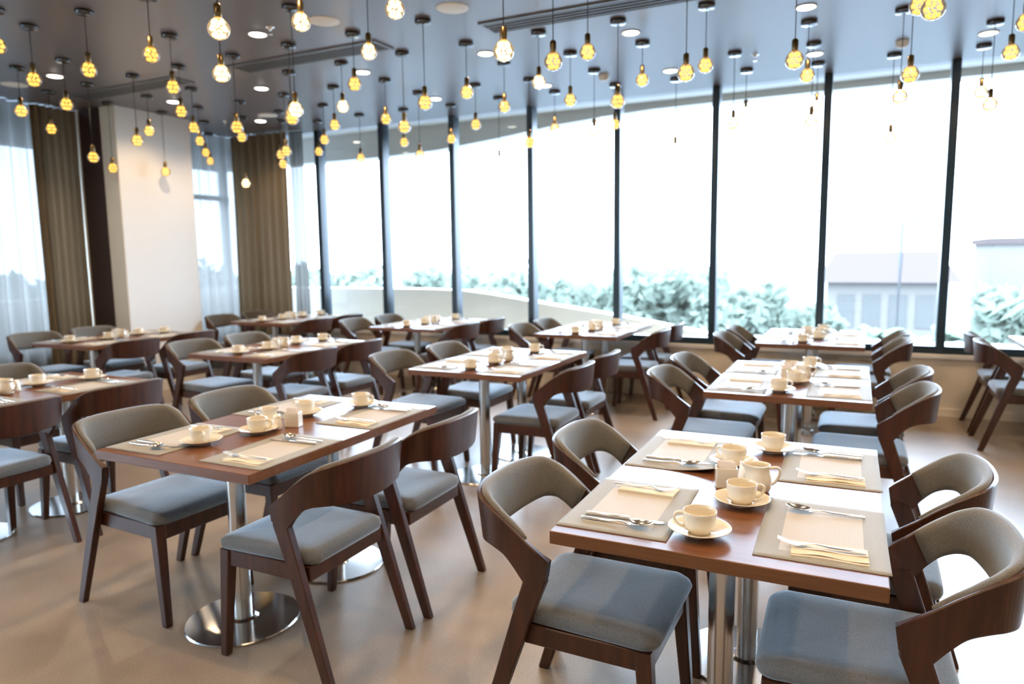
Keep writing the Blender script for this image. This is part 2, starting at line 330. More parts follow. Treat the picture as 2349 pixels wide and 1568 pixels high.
# ================================================================== CHAIR
def chair_meshes():
    me = {}
    # seat cushion: rounded trapezoid, dished
    b = MB(); rings = []
    prof = [(0.418, -0.020, 0.0), (0.424, -0.006, 0.0), (0.440, 0.0, 0.0), (0.456, -0.003, 0.0), (0.466, -0.014, 0.0), (0.470, -0.032, 0.15), (0.471, -0.075, 0.6), (0.470, -0.13, 1.0), (0.470, -0.175, 1.0)]
    for z, ins, k in prof:
        ring = []
        for (x, y, _) in rounded(0.222 + ins, 0.228 + ins, max(0.045 + ins * .3, 0.012), z, 5, 0, 0.018, 0.208 + ins):
            zz = z
            # gentle saddle: front edge falls, sides rise a little
            if z > 0.44: zz += -0.012 * max(0, (y - 0.10) / 0.14) ** 2 + 0.006 * (x / 0.2) ** 2
            ring.append((x, y, zz))
        rings.append(ring)
    b.loft(rings, caps=True, smooth=True); me['seat'] = b.mesh('seat', MT['fabric'])
    # apron
    b = MB()
    b.box(-0.200, 0.200, 0.195, 0.222, 0.355, 0.42, .003); b.box(-0.205, 0.205, -0.19, -0.165, 0.365, 0.42, .003)
    b.box(-0.212, -0.188, -0.165, 0.195, 0.36, 0.42, .003); b.box(0.188, 0.212, -0.165, 0.195, 0.36, 0.42, .003)
    me['seat_frame'] = b.mesh('seat_frame', MT['chair_wood'])
    for s, k in ((1, 'R'), (-1, 'L')):
        b = MB(); rings = []
        for z, hw, cx, cyy in ((0, 0.0145, 0.206, 0.236), (0.008, 0.016, 0.206, 0.236), (0.36, 0.022, 0.198, 0.207), (0.42, 0.022, 0.197, 0.204)):
            rings.append([(s * cx + p[0], cyy + p[1], z) for p in chamfer(-hw, hw, -hw, hw, .004, z)])
        b.loft(rings); me['leg_front' + k] = b.mesh('leg', MT['chair_wood'])
        b = MB(); rings = []
        # rear leg: slanted flat blade from the floor up to the arm joint
        for z, yc, wy, hx, cx in ((0, -0.290, 0.018, 0.0125, 0.238), (0.008, -0.288, 0.0195, 0.0135, 0.238), (0.30, -0.192, 0.026, 0.0155, 0.234), (0.46, -0.140, 0.030, 0.0155, 0.232), (0.568, -0.101, 0.0335, 0.0155, 0.2315), (0.580, -0.098, 0.030, 0.0150, 0.2315)):
            rings.append([(s * cx + p[0], yc + p[1], z) for p in chamfer(-hx, hx, -wy, wy, .004, z)])
        b.loft(rings); me['leg_rear' + k] = b.mesh('leg', MT['chair_wood'])
    # bent plywood back
    top = [(.2475, -.058, .632), (.248, -.074, .645), (.250, -.118, .678), (.253, -.172, .722), (.251, -.225, .758), (.233, -.275, .782), (.192, -.310, .792), (.125, -.332, .796), (.06, -.341, .797), (0, -.343, .797)]
    bot = [(.2475, -.066, .580), (.2475, -.134, .562), (.246, -.160, .594), (.243, -.196, .630), (.238, -.236, .648), (.218, -.272, .652), (.178, -.300, .648), (.117, -.318, .642), (.057, -.326, .638), (0, -.328, .637)]
    def full(half):
        P = [Vector(p) for p in half]; m = 4
        head = [P[k].lerp(P[k + 1], i / m) for k in (0, 1) for i in range(m)]       # straight, crisp arm tip
        tail = smoothpath(half[2:] + [(-x, y, z) for x, y, z in reversed(half[2:-1])], m)
        return head + tail + [Vector((-p.x, p.y, p.z)) for p in reversed(head)]
    T, B_ = full(top), full(bot)
    n = len(T)
    def inward(i):
        t = (T[min(i + 1, n - 1)] - T[max(i - 1, 0)]); v = Vector((-t.y, t.x, 0)).normalized()
        c = Vector((0, -0.08, 0)) - Vector((T[i].x, T[i].y, 0))
        return v if v.dot(c) > 0 else -v
    b = MB(); rings = []
    def thick(i): return 0.015 + 0.016 * max(0.0, 1 - min(i, n - 1 - i) / 9.0)
    for i in range(n):
        th = thick(i)
        nv = inward(i); tp, bt = T[i], B_[i]; d = (tp - bt)
        ring = [bt + d * .0, bt + d * .33, bt + d * .67, tp - d.normalized() * .003, tp + nv * .004, tp + nv * (th - .004), tp + nv * th - d.normalized() * .003, bt + d * .67 + nv * th, bt + d * .33 + nv * th, bt + nv * th]
        rings.append([tuple(p) for p in ring])
    b.loft(rings, caps=True, smooth=False); me['backrest'] = b.mesh('backrest', MT['chair_wood'])
    # upholstered pad on the inside
    b = MB(); rings = []
    i0, i1 = 9, n - 10
    for i in range(i0, i1 + 1):
        e = min(1.0, min(i - i0, i1 - i) / 3.0); e = sqrt(max(0.0, 1 - (1 - e) ** 2))
        t2 = 0.010 + 0.017 * e; th = thick(i)
        nv = inward(i); tp, bt = T[i], B_[i]; d = (tp - bt); dn = d.normalized()
        a0 = bt + nv * (th + .0005) + dn * .006; a1 = tp + nv * (th + .0005) + dn * .004
        m_ = lambda f, o: a0.lerp(a1, f) + nv * o
        ring = [m_(0, 0), m_(0.0, t2 * .5), m_(.05, t2 * .9), m_(.18, t2), m_(.5, t2 * 1.05), m_(.82, t2), m_(.95, t2 * .9), m_(1.0, t2 * .5), m_(1.0, 0)]
        rings.append([tuple(p) for p in ring])
    b.loft(rings, caps=True, smooth=True); me['back_pad'] = b.mesh('back_pad', MT['back_fabric'])
    return me
CM = chair_meshes()
def make_chair(label, loc, rz, group):
    t = thing('dining_chair', label, 'chair', loc, rz, group)
    for k, me in CM.items():
        o = bpy.data.objects.new(k.split('_front')[0].split('_rear')[0], me); C.objects.link(o); o.parent = t
        if k == 'backrest': shell = o
        if k == 'back_pad': o.parent = shell; o['label'] = 'grey upholstered back pad'
    t.children[0]['label'] = 'grey fabric seat cushion'
    return t
chair_src = None
def place_chair(label, x, y, face, group, yaw=0.0):
    global chair_src
    rz = (-pi / 2 if face == 'r' else pi / 2) + radians(yaw)
    if chair_src is None: chair_src = make_chair(label, (x, y, 0), rz, group); return chair_src
    return dup(chair_src, label, (x, y, 0), rz, group)

# ================================================================== TABLE
TW, TL, TH, TT = 0.80, 1.20, 0.75, 0.036
def make_table(label, loc):
    t = thing('dining_table', label, 'table', loc, 0, 'walnut tables of the breakfast room')
    top = MB().box(-TW / 2, TW / 2, -TL / 2, TL / 2, TH - TT, TH, 0.0018).build('tabletop', MT['table_wood'], t); top['label'] = 'brown walnut laminate tabletop'
    for s in (-1, 1):
        p = MB().lathe([(0.036, 0.014), (0.036, TH - TT - 0.006)], 28, 0, s * 0.295).build('pedestal_column', MT['steel'], t); p['label'] = 'brushed steel column'
        d = MB().lathe([(0.001, 0.0), (0.222, 0.0), (0.226, 0.004), (0.222, 0.009), (0.06, 0.0115), (0.046, 0.020), (0.0362, 0.020)], 64, 0, s * 0.295, 0, False).build('pedestal_base', MT['chrome'], t); d['label'] = 'polished round steel base'
        MB().box(-0.17, 0.17, s * 0.295 - 0.17, s * 0.295 + 0.17, TH - TT - 0.006, TH - TT - 0.0005).build('mounting_plate', MT['black'], t)
    return t

# ------------------------------------------------------------------ tableware sources (made once, copied later)
def arc_strip(b, path, widths, thick, smooth=True):
    """flat bar along a path in (x, z); width along y"""
    rings = []
    for i, (x, z) in enumerate(path):
        w = widths[i] / 2; t = thick[i] / 2 if isinstance(thick, (list, tuple)) else thick / 2
        rings.append([(x, -w, z - t * .6), (x, -w * .6, z - t), (x, w * .6, z - t), (x, w, z - t * .6), (x, w, z + t * .6), (x, w * .6, z + t), (x, -w * .6, z + t), (x, -w, z + t * .6)])
    b.loft(rings, caps=True, smooth=smooth); return b
HANDLE = [(-0.100, 0.004), (-0.098, 0.0045), (-0.02, 0.0055), (0.005, 0.009), (0.022, 0.0085), (0.033, 0.0045)]
def fork_parts():
    a = arc_strip(MB(), HANDLE + [(0.045, 0.0035), (0.055, 0.004)], [.009, .010, .0085, .0065, .0075, .015, .023, .0235], [.005, .005, .0045, .003, .0025, .002, .0018, .0016]).mesh('fork', MT['chrome'])
    t = MB()
    for k in range(4):
        y = (-1.5 + k) * 0.0062
        pts = [(0.054, y, 0.0038), (0.07, y, 0.0055), (0.085, y, 0.0095), (0.098, y * .96, 0.0155)]
        t.tube(pts, [.0017, .0015, .0013, .0006], 6, True, .6)
    return a, t.mesh('tines', MT['chrome'])
def spoon_parts():
    a = arc_strip(MB(), HANDLE + [(0.040, 0.003)], [.009, .010, .0085, .0065, .007, .010, .014], [.005, .005, .0045, .003, .0025, .002, .0018]).mesh('spoon', MT['chrome'])
    b = MB(); rings = []
    n = 20
    for k, rr in enumerate((1.0, 0.97, 0.8, 0.55, 0.25, 0.02)):
        ring = []
        for j in range(n):
            an = 2 * pi * j / n; lx = 0.034 * cos(an) * rr; ly = 0.0205 * sin(an) * rr * (1.0 - 0.12 * cos(an))
            z = 0.0025 + 0.0085 * rr * rr + 0.006 * (cos(an) * rr + 1) * .5
            ring.append((0.068 + lx, ly, z))
        rings.append(ring)
    b.loft(rings, caps=False, smooth=True); b.add(rings[-1], [tuple(range(n))], True)
    lo = [[(x, y, z - 0.0012) for x, y, z in r] for r in rings]
    b.loft([rings[0], lo[0]], caps=False, smooth=True); b.loft(lo, caps=False, smooth=True); b.add(lo[-1], [tuple(reversed(range(n)))], True)
    return a, b.mesh('bowl', MT['chrome'])
def knife_parts():
    h = arc_strip(MB(), [(-0.112, 0.0055), (-0.110, 0.006), (-0.03, 0.006), (0.008, 0.006), (0.012, 0.005)], [.012, .013, .0135, .0145, .010], [.008, .009, .009, .009, .006]).mesh('knife', MT['steel'])
    b = MB(); rings = []
    for x, y0, y1 in ((0.011, -.005, .005), (0.02, -.008, .007), (0.05, -.0095, .0075), (0.085, -.0095, .0075), (0.102, -.007, .007), (0.112, 0.001, .0055)):
        rings.append([(x, y0, 0.0032), (x, y1, 0.0028), (x, y1, 0.0046), (x, y0, 0.0038)])
    b.loft(rings, caps=True, smooth=False)
    return h, b.mesh('blade', MT['chrome'])
def placemat_mesh(seed, curl=0.0):
    rnd = random.Random(seed); b = MB(); nx, ny = 16, 22; vs = []; fs = []
    for layer in (1, 0):
        for j in range(ny + 1):
            for i in range(nx + 1):
                x = -0.15 + 0.30 * i / nx; y = -0.22 + 0.44 * j / ny
                wob = 0.0012 * sin(9 * y + seed) * (1 if i in (0, nx) else 0)
                lift = curl * max(0, (x + 0.02) / 0.17) ** 2 * max(0, (-y - 0.05) / 0.17) ** 2
                x2 = x + wob + lift * .3
                vs.append((x2, y, 0.0002 + (0.0016 if layer else 0) + lift + 0.0003 * (1 + sin(13 * x + seed)) * (1 + sin(11 * y + 2 * seed)) * .5 * layer))
    N = (nx + 1) * (ny + 1)
    for j in range(ny):
        for i in range(nx):
            a = j * (nx + 1) + i; q = (a, a + 1, a + nx + 2, a + nx + 1)
            fs.append(q); fs.append(tuple(N + k for k in reversed(q)))
    edge = [i for i in range(nx + 1)] + [j * (nx + 1) + nx for j in range(1, ny + 1)] + [ny * (nx + 1) + i for i in range(nx - 1, -1, -1)] + [j * (nx + 1) for j in range(ny - 1, 0, -1)]
    for k in range(len(edge)): a, c = edge[k], edge[(k + 1) % len(edge)]; fs.append((a, N + a, N + c, c))
    b.add(vs, fs, True); return b.mesh('placemat', MT['placemat'])
def napkin_mesh(seed):
    rnd = random.Random(seed); b = MB()
    # paper napkin folded into a narrow strip: three layers with a wavy upper flap
    for k, (w0, w1, z) in enumerate(((-.042, .040, 0.0), (-.042, .033, .0022), (-.041, .004, .0044))):
        n = 16; rings = []
        for i in range(n + 1):
            x = -0.085 + 0.17 * i / n
            y1 = w1 + (0.004 * sin(i * .38 + seed) if k < 2 else 0.001 * sin(i * .5)); zz = z + 0.0012 * (1 + sin(i * .6 + seed * 2)) * (k > 0) 
            rings.append([(x, w0, z), (x, (w0 + y1) / 2, z + .0003), (x, y1, zz), (x, y1, zz + .0015), (x, (w0 + y1) / 2, z + .0022), (x, w0, z + .0018)])
        b.loft(rings, caps=True, smooth=False)
    return b.mesh('napkin', MT['paper'])
def cup_meshes(seg=36):
    out = [(0.0, .0035), (.024, .0035), (.025, .000), (.0275, .000), (.0285, .004), (.0345, .011), (.0395, .022), (.0415, .036), (.0425, .052), (.0430, .058), (.0422, .0595), (.0410, .058), (.0402, .050), (.0392, .034), (.0370, .021), (.030, .011), (.012, .0075), (0.0005, .0072)]
    out[0] = (0.0005, .0035)
    cup = MB().lathe(out, seg).mesh('coffee_cup', MT['porcelain'])
    hp = smoothpath([(.0405, 0, .049), (.052, 0, .0515), (.0625, 0, .046), (.0640, 0, .034), (.056, 0, .022), (.046, 0, .0165), (.0380, 0, .0175)], 4)
    h = MB().tube([tuple(p) for p in hp], [0.0052] * 3 + [0.0042] * (len(hp) - 6) + [0.0048] * 3, 10, True, 1.25, (0, 1, 0)).mesh('handle', MT['porcelain'])
    return cup, h
def saucer_mesh(seg=48):
    out = [(.0005, .004), (.030, .004), (.0315, 0.0), (.035, 0.0), (.0365, .004), (.055, .0105), (.072, .0175), (.0795, .0215), (.0805, .0230), (.079, .0238), (.070, .0203), (.052, .0135), (.036, .0085), (.031, .0070), (.028, .0060), (.0005, .0060)]
    return MB().lathe(out, seg).mesh('saucer', MT['porcelain'])
def jug_meshes():
    b = MB(); rings = []; n = 32
    def ring(r, z, spout):
        o = []
        for j in range(n):
            a = 2 * pi * j / n; e = max(0, cos(a - pi)) ** 6
            o.append(((r + spout * e) * cos(a), (r) * sin(a), z + 0.35 * spout * e)); 
        return o
    for r, z, sp in ((.001, .002, 0), (.028, .0, 0), (.034, .003, 0), (.0385, .015, 0), (.0395, .030, .001), (.0375, .045, .002), (.034, .058, .004), (.0325, .068, .009), (.034, .078, .017), (.0355, .084, .021), (.034, .0845, .021), (.0318, .078, .016), (.030, .066, .008), (.034, .045, .0), (.036, .028, 0), (.031, .010, 0), (.001, .006, 0)):
        rings.append(ring(r, z, sp))
    b.loft(rings, caps=False, smooth=True); body = b.mesh('milk_jug', MT['porcelain'])
    hp = smoothpath([(.0330, 0, .070), (.046, 0, .074), (.0600, 0, .071), (.0640, 0, .060), (.060, 0, .044), (.050, 0, .028), (.0385, 0, .020)], 4)
    h = MB().tube([tuple(p) for p in hp], 0.0042, 10, True, 1.3, (0, 1, 0)).mesh('handle', MT['porcelain'])
    return body, h
def holder_mesh():
    b = MB(); b.loft([rounded(.031, .021, .006, 0), rounded(.033, .023, .006, .003), rounded(.033, .023, .006, .062), rounded(.0322, .0222, .006, .064), rounded(.030, .020, .005, .064), rounded(.029, .019, .005, .006)], caps=True, smooth=False)
    return b.mesh('sachet_holder', MT['porcelain'])
def sachet_mesh(m, h=0.075):
    b = MB(); rings = []
    for i, (z, t) in enumerate(((0, .0003), (.004, .0006), (.02, .003), (h * .6, .003), (h - .008, .0012), (h, .0004))):
        rings.append([(-.024, -.0003, z), (0, -t, z), (.024, -.0003, z), (.024, .0003, z), (0, t, z), (-.024, .0003, z)])
    return b.loft(rings, caps=True).mesh('sugar_sachet', m)
def shaker_meshes():
    body = MB().lathe([(.0005, 0), (.019, 0), (.021, .002), (.0215, .012), (.0195, .034), (.0165, .046), (.0160, .050), (.0005, .050)], 24).mesh('salt_shaker', MT['shaker'])
    cap = MB().lathe([(.0165, .0502), (.0165, .056), (.012, .063), (.0005, .065)], 24).mesh('cap', MT['shaker'])
    return body, cap
FORK, SPOON, KNIFE = fork_parts(), spoon_parts(), knife_parts()
MATS = [placemat_mesh(k) for k in range(3)]; MAT_CURL = placemat_mesh(5, 0.022)
NAPS = [napkin_mesh(k) for k in range(3)]
CUP, SAUCER, JUG, HOLDER, SHAKER = cup_meshes(), saucer_mesh(), jug_meshes(), holder_mesh(), shaker_meshes()
SACH = [sachet_mesh(MT['sachet']), sachet_mesh(MT['sachet_blue'], 0.07)]
def put(name, me, label, cat, loc, rz=0.0, group=None, child=None, childname=None, rot=None):
    o = bpy.data.objects.new(name, me); C.objects.link(o); o.location = loc; o.rotation_euler = rot or (0, 0, rz); setp(o, label, cat, group)
    if child:
        c = bpy.data.objects.new(childname, child); C.objects.link(c); c.parent = o
    return o

# ------------------------------------------------------------------ tables, their chairs and settings
TABLES = {   # name: (x, y, phrase, left chairs, right chairs)
 'T1': (-0.308, 2.269, 'right foreground table', [(-0.674, 1.967, -1), (-0.69, 2.58, 1)], [(0.048, 1.979, 1), (0.07, 2.585, -1)]),
 'T2': (-2.225, 2.303, 'left foreground table', [(-2.684, 2.051, -3), (-2.655, 2.615, 0)], [(-1.843, 1.994, 0), (-1.826, 2.570, .6)]),
 'T3': (-4.265, 2.300, 'table cut by the left edge', [(-4.75, 2.00, 0), (-4.77, 2.66, 0)], [(-3.95, 2.0, 0), (-3.93, 2.58, 0)]),
 'T4': (-2.212, 4.415, 'centre middle table', [(-2.74, 4.17, -2), (-2.64, 4.75, 0)], [(-1.82, 4.14, 0), (-1.83, 4.72, 0)]),
 'T5': (-0.310, 4.367, 'right middle table', [(-0.75, 4.15, 0), (-0.76, 4.77, 0)], [(0.056, 4.07, 0), (0.07, 4.67, 0)]),
 'T6': (-4.250, 4.415, 'left middle table', [(-4.78, 4.16, -2), (-4.78, 4.76, 0)], [(-3.92, 4.13, 0), (-3.91, 4.70, 0)]),
 'T7': (-6.270, 4.420, 'table before the pillar', [(-6.86, 4.10, 0), (-6.84, 4.68, 0)], [(-5.89, 4.09, 0), (-5.93, 4.73, 2)]),
 'T8': (-6.180, 6.600, 'table by the corner drape', [(-6.80, 6.30, 0), (-6.80, 6.87, 0)], [(-5.78, 6.29, 0), (-5.79, 6.88, 0)]),
 'T9': (-4.210, 6.640, 'window table left of centre', [(-4.80, 6.36, 0), (-4.75, 6.93, 0)], [(-3.86, 6.35, 0), (-3.85, 6.93, 0)]),
 'T10': (-2.303, 6.630, 'window table right of centre', [(-2.76, 6.42, 0), (-2.74, 6.99, 0)], [(-1.86, 6.38, 0), (-1.86, 6.95, 0)]),
 'T11': (-0.325, 6.600, 'far right window table', [(-0.75, 6.26, 0), (-0.74, 6.86, 0)], [(0.07, 6.24, 0), (0.08, 6.84, 0)]),
 'T12': (1.570, 6.600, 'table at the right edge', [(1.16, 6.35, 0), (1.16, 6.93, 0)], []),
}
SIDE = {('l', 0): 'near left', ('l', 1): 'far left', ('r', 0): 'near right', ('r', 1): 'far right'}
Z = TH + 0.0002
table_src = None
for key, (tx, ty, ph, LC, RC) in TABLES.items():
    lab = 'walnut pedestal table, the ' + ph + ', laid for breakfast'
    if table_src is None: table_src = make_table(lab, (tx, ty, 0))
    else: dup(table_src, lab, (tx, ty, 0), 0, 'walnut tables of the breakfast room')
    for face, lst in (('r', LC), ('l', RC)):
        for i, (x, y, yaw) in enumerate(lst):
            s = SIDE[('l' if face == 'r' else 'r', i)]
            place_chair('dark walnut grey upholstered chair at %s of the %s' % (s, ph), x, y, face, 'chairs around the ' + ph, yaw)
    if key == 'T12': seats = [('l', 0), ('l', 1)]
    else: seats = [('l', 0), ('l', 1), ('r', 0), ('r', 1)]
    rnd = random.Random(key)
    for side, i in seats:
        where = '%s of the %s' % (SIDE[(side, i)], ph)
        d = 1 if side == 'l' else -1                      # diner faces +x or -x
        mxo = -0.25 * d; myo = (-0.335, 0.283)[i] if side == 'l' else (-0.325, 0.30)[i]
        mxo += rnd.uniform(-.006, .006); myo += rnd.uniform(-.008, .008)
        yaw = (0 if d > 0 else pi) + rnd.uniform(-.02, .02)
        def at(u, v, z): return (tx + mxo + d * u, ty + myo + d * v, Z + z)
        me = MATS[rnd.randrange(3)]
        if key == 'T1' and (side, i) == ('l', 1): me = MAT_CURL
        put('placemat', me, 'woven beige placemat at ' + where, 'placemat', at(0, 0, 0), yaw, 'placemats on the ' + ph)
        put('napkin', NAPS[rnd.randrange(3)], 'folded cream napkin at ' + where, 'napkin', at(0.0 - (.02 if d < 0 else -.01), 0.148, 0.0022), yaw + rnd.uniform(-.05, .05), 'napkins on the ' + ph)
        put('fork', FORK[0], 'steel fork on napkin at ' + where, 'fork', at(0.0, 0.142, 0.0098), yaw + rnd.uniform(-.03, .08) * (1), 'forks on the ' + ph, FORK[1], 'tines')
        kn = not (key == 'T1' and (side, i) == ('r', 0))
        if kn: put('knife', KNIFE[0], 'steel knife beside spoon at ' + where, 'knife', at(0.015, -0.115, 0.0022), yaw + rnd.uniform(-.03, .06), 'knives on the ' + ph, KNIFE[1], 'blade')
        put('spoon', SPOON[0], 'steel spoon at ' + where, 'spoon', at(0.0, -0.155 if kn else -0.13, 0.0025), yaw + rnd.uniform(-.04, .04), 'spoons on the ' + ph, SPOON[1], 'bowl')
    if key == 'T2': cups = [(-0.088, -0.372), (-0.012, -0.150), (-0.06, 0.19), (0.062, 0.446)]
    else: cups = [(-0.034, -0.464), (0.032, -0.189), (-0.048, 0.195), (0.056, 0.428)]
    angs = {'T1': [195, 25, 160, 100], 'T2': [330, 18, 160, 15]}.get(key, [rnd.choice([20, 10, 190, 330]), 15, 160, 20])
    for k, (cx, cyy) in enumerate(cups):
        nth = ('nearest', 'second nearest', 'third nearest', 'farthest')[k]
        if key not in ('T1', 'T2'): cx += rnd.uniform(-.02, .02); cyy += rnd.uniform(-.025, .025)
        put('saucer', SAUCER, 'cream saucer, %s on the %s' % (nth, ph), 'saucer', (tx + cx, ty + cyy, Z), 0, 'saucers on the ' + ph)
        put('coffee_cup', CUP[0], 'cream coffee cup, %s on the %s' % (nth, ph), 'cup', (tx + cx, ty + cyy, Z + 0.0064), radians(angs[k]), 'cups on the ' + ph, CUP[1], 'handle')
    jx, jy, ja = (0.060, -0.045, 20) if key != 'T2' else (-0.055, -0.045, 195)
    put('milk_jug', JUG[0], 'cream milk jug in the middle of the ' + ph, 'jug', (tx + jx, ty + jy, Z), radians(ja), 'milk jugs', JUG[1], 'handle')
    hx, hy = (-0.035, -0.045) if key != 'T2' else (0.045, 0.0)
    put('sachet_holder', HOLDER, 'white sugar sachet holder in the middle of the ' + ph, 'sachet holder', (tx + hx, ty + hy, Z), radians(15), 'sachet holders')
    for k in range(3):
        blue = key in ('T2', 'T6') and k == 2
        o = put('sugar_sachet', SACH[1 if blue else 0], ('%s sachet in the holder on the %s' % (('front pale', 'middle pale', 'rear blue' if blue else 'rear pale')[k], ph)), 'sachet',
            (tx + hx + 0.010 * (k - 1) * -sin(radians(15)), ty + hy + 0.010 * (k - 1) * cos(radians(15)), Z + 0.0068), 0, 'sachets on the ' + ph, rot=(rnd.uniform(-.05, .05), rnd.uniform(-.08, .08), radians(15)))
    sx, sy = (0.01, 0.035) if key != 'T2' else (0.015, -0.065)
    put('salt_shaker', SHAKER[0], 'small white shaker in the middle of the ' + ph, 'shaker', (tx + sx, ty + sy, Z), 0, 'shakers', SHAKER[1], 'cap')

# ================================================================== CEILING FITTINGS
def lamp_sources():
    can = MB().lathe([(.0005, 0), (.054, 0), (.056, -.003), (.056, -.022), (.053, -.026), (.008, -.028), (.0005, -.030)], 28).mesh('canopy', MT['canopy'])
    cord = MB().tube([(0, 0, 0), (0, 0, -1)], 0.0028, 6).mesh('cord', MT['cord'])
    soc = MB().lathe([(.0005, .112), (.006, .112), (.014, .106), (.0175, .102), (.0180, .048), (.0165, .045), (.0005, .045)], 20).mesh('socket', MT['socket'])
    globe = MB().lathe([(.0150, .049), (.0175, .046), (.030, .0375), (.0405, .0245), (.0495, .008), (.0510, -.006), (.0475, -.022), (.0390, -.035), (.026, -.045), (.011, -.0500), (.0006, -.0508)], 24).mesh('globe', MT['globe'])
    b = MB()
    for z, r, nn in ((.0255, .025, 7), (-.0025, .0325, 8), (-.031, .024, 7)):
        for k in range(nn):
            a = 2 * pi * k / nn; a2 = a + 2 * pi / nn * .62
            b.tube([(r * cos(a), r * sin(a), z - .004), (r * cos((a + a2) / 2), r * sin((a + a2) / 2), z), (r * cos(a2), r * sin(a2), z + .004)], 0.0052, 6)
    fil = b.mesh('filament', MT['filament'])
    fb = fil.copy(); fb.materials.clear(); fb.materials.append(MT['filament_bright'])
    return can, cord, soc, globe, fil, fb
CAN, CORD, SOC, GLOBE, FIL, FILB = lamp_sources()
LAMPS = [(-5.2,3.16,2.73,0,78,188),(-4.59,3.15,2.72,0,203,162),(-6.38,3.75,2.734,0,49,254),(-5.82,3.78,2.737,0,156,240),(-4.54,3.75,2.725,0,390,198),(-4.0,3.16,2.742,0,344,125),(-2.70,2.50,2.533,1,500,65),(-6.42,4.38,2.43,0,214,361),(-7.02,4.39,2.738,0,118,296),(-5.8,4.38,2.531,0,313,322),(-6.41,4.98,2.754,0,342,300),(-7.0,4.98,2.43,0,258,386),(-6.95,5.57,2.449,0,375,394),(-5.2,4.36,2.721,0,415,255),(-5.76,4.96,2.728,0,444,292),(-6.4,5.58,2.737,0,460,323),(-6.99,6.17,2.73,0,471,350),(-7.6,6.77,2.74,0,483,371),(-4.55,4.34,2.533,0,543,291),(-3.39,3.14,2.552,1,508,168),(-5.79,5.58,2.728,0,556,314),(-6.40,6.19,2.344,1,564,420),(-3.36,3.71,2.444,1,678,251),(-3.96,4.33,2.547,0,666,270),(-4.53,4.94,2.728,0,658,262),(-5.18,5.56,2.54,0,658,346),(-5.81,6.15,2.621,0,641,354),(-6.17,6.56,2.585,0,650,376),(-2.74,3.10,2.734,1,690,50),(-3.36,4.34,2.734,0,810,192),(-2.77,3.73,2.737,1,848,118),(-3.94,4.92,2.735,1,785,244),(-4.55,5.55,2.736,0,767,286),(-5.18,6.14,2.73,0,745,320),(-5.82,6.79,2.733,0,730,347),(-3.97,5.57,2.742,0,885,272),(-3.33,4.92,2.517,0,926,290),(-4.57,6.74,2.735,0,925,326),(-5.17,6.74,2.606,0,824,362),(-2.76,4.34,2.542,0,974,235),(-3.98,6.14,2.481,0,967,356),(-2.175,3.16,2.73,1,904,20),(-2.76,4.94,2.727,0,1074,211),(-3.34,6.14,2.724,0,1089,285),(-1.565,3.17,2.449,1,1155,116),(-2.75,5.57,2.731,0,1157,244),(-3.39,6.73,2.456,0,1152,368),(-4.0,6.8,2.735,0,1037,318),(-2.16,4.95,2.736,1,1232,188),(-1.55,3.75,2.531,0,1267,140),(-2.15,5.56,2.721,0,1307,229),(-2.78,6.76,2.733,0,1273,294),(-2.16,6.17,2.564,0,1364,301),(-1.57,4.36,2.73,0,1348,118),(-1.57,4.98,2.545,0,1420,232),(-2.16,6.77,2.72,0,1418,284),(-1.56,5.57,2.812,0,1472,183),(-2.8,6.19,2.522,0,1220,326),(-0.96,4.95,2.708,0,1619,149),(-0.96,4.37,2.535,0,1574,166),(-0.97,6.2,2.53,0,1683,283),(-0.96,6.81,2.722,0,1710,257),(-1.59,6.83,2.456,0,1557,340),(-0.36,4.34,2.526,0,1821,137),(-0.38,5.64,2.723,0,1854,172),(-0.38,6.23,2.503,0,1860,277),(-0.38,6.88,2.73,0,1875,243),(0.21,5.67,2.521,0,2071,220),(0.231,4.96,2.512,0,2089,170),(0.25,3.74,2.527,0,2140,18),(0.23,4.38,2.731,0,2107,12),(0.2,6.89,2.416,0,2044,316),(0.81,6.27,2.517,0,2270,239),(0.83,6.94,2.728,0,2251,211),(0.816,5.6,2.716,0,2320,119),(0.787,4.98,2.73,0,2352,52),(-5.05,2.86,2.86,0,-6,104)]
ORD = ['first', 'second', 'third', 'fourth', 'fifth', 'sixth', 'seventh', 'eighth', 'ninth', 'tenth', 'eleventh', 'twelfth', 'thirteenth', 'fourteenth', 'fifteenth', 'sixteenth', 'seventeenth', 'eighteenth', 'nineteenth', 'twentieth', 'twenty-first', 'twenty-second', 'twenty-third', 'twenty-fourth', 'twenty-fifth', 'twenty-sixth', 'twenty-seventh', 'twenty-eighth']
bands = [(-99, 130, 'top row of bulbs'), (130, 240, 'second row of bulbs'), (240, 300, 'third row of bulbs'), (300, 999, 'lowest row of bulbs')]
for lo, hi, bn in bands:
    row = sorted([l for l in LAMPS if lo <= l[5] < hi], key=lambda l: l[4])
    for k, (x, y, z, br, px, py) in enumerate(row):
        look = 'blazing white-hot globe pendant' if br else ('pale globe pendant' if (px > 1500 and py > 200) else 'golden globe pendant')
        t = thing('pendant_lamp', '%s, %s from left in the %s' % (look, ORD[k], bn), 'pendant lamp', (x, y, CH), random.Random(k * 7 + int(lo)).uniform(0, 6), 'globe pendants hanging from the ceiling')
        for nm, me, zz in (('canopy', CAN, 0), ('cord', CORD, 0), ('socket', SOC, z - CH), ('globe', GLOBE, z - CH), ('filament', FILB if br else FIL, z - CH)):
            o = bpy.data.objects.new(nm, me); C.objects.link(o); o.location = (0, 0, zz); o.parent = t
            if nm == 'globe': gl = o
            if nm == 'filament': o.parent = gl; o.location = (0, 0, 0)
            if nm == 'cord': o.scale = (1, 1, CH - z - 0.108); o.location = (0, 0, -0.004)
            if nm == 'cord' : o.scale.z -= 0.004
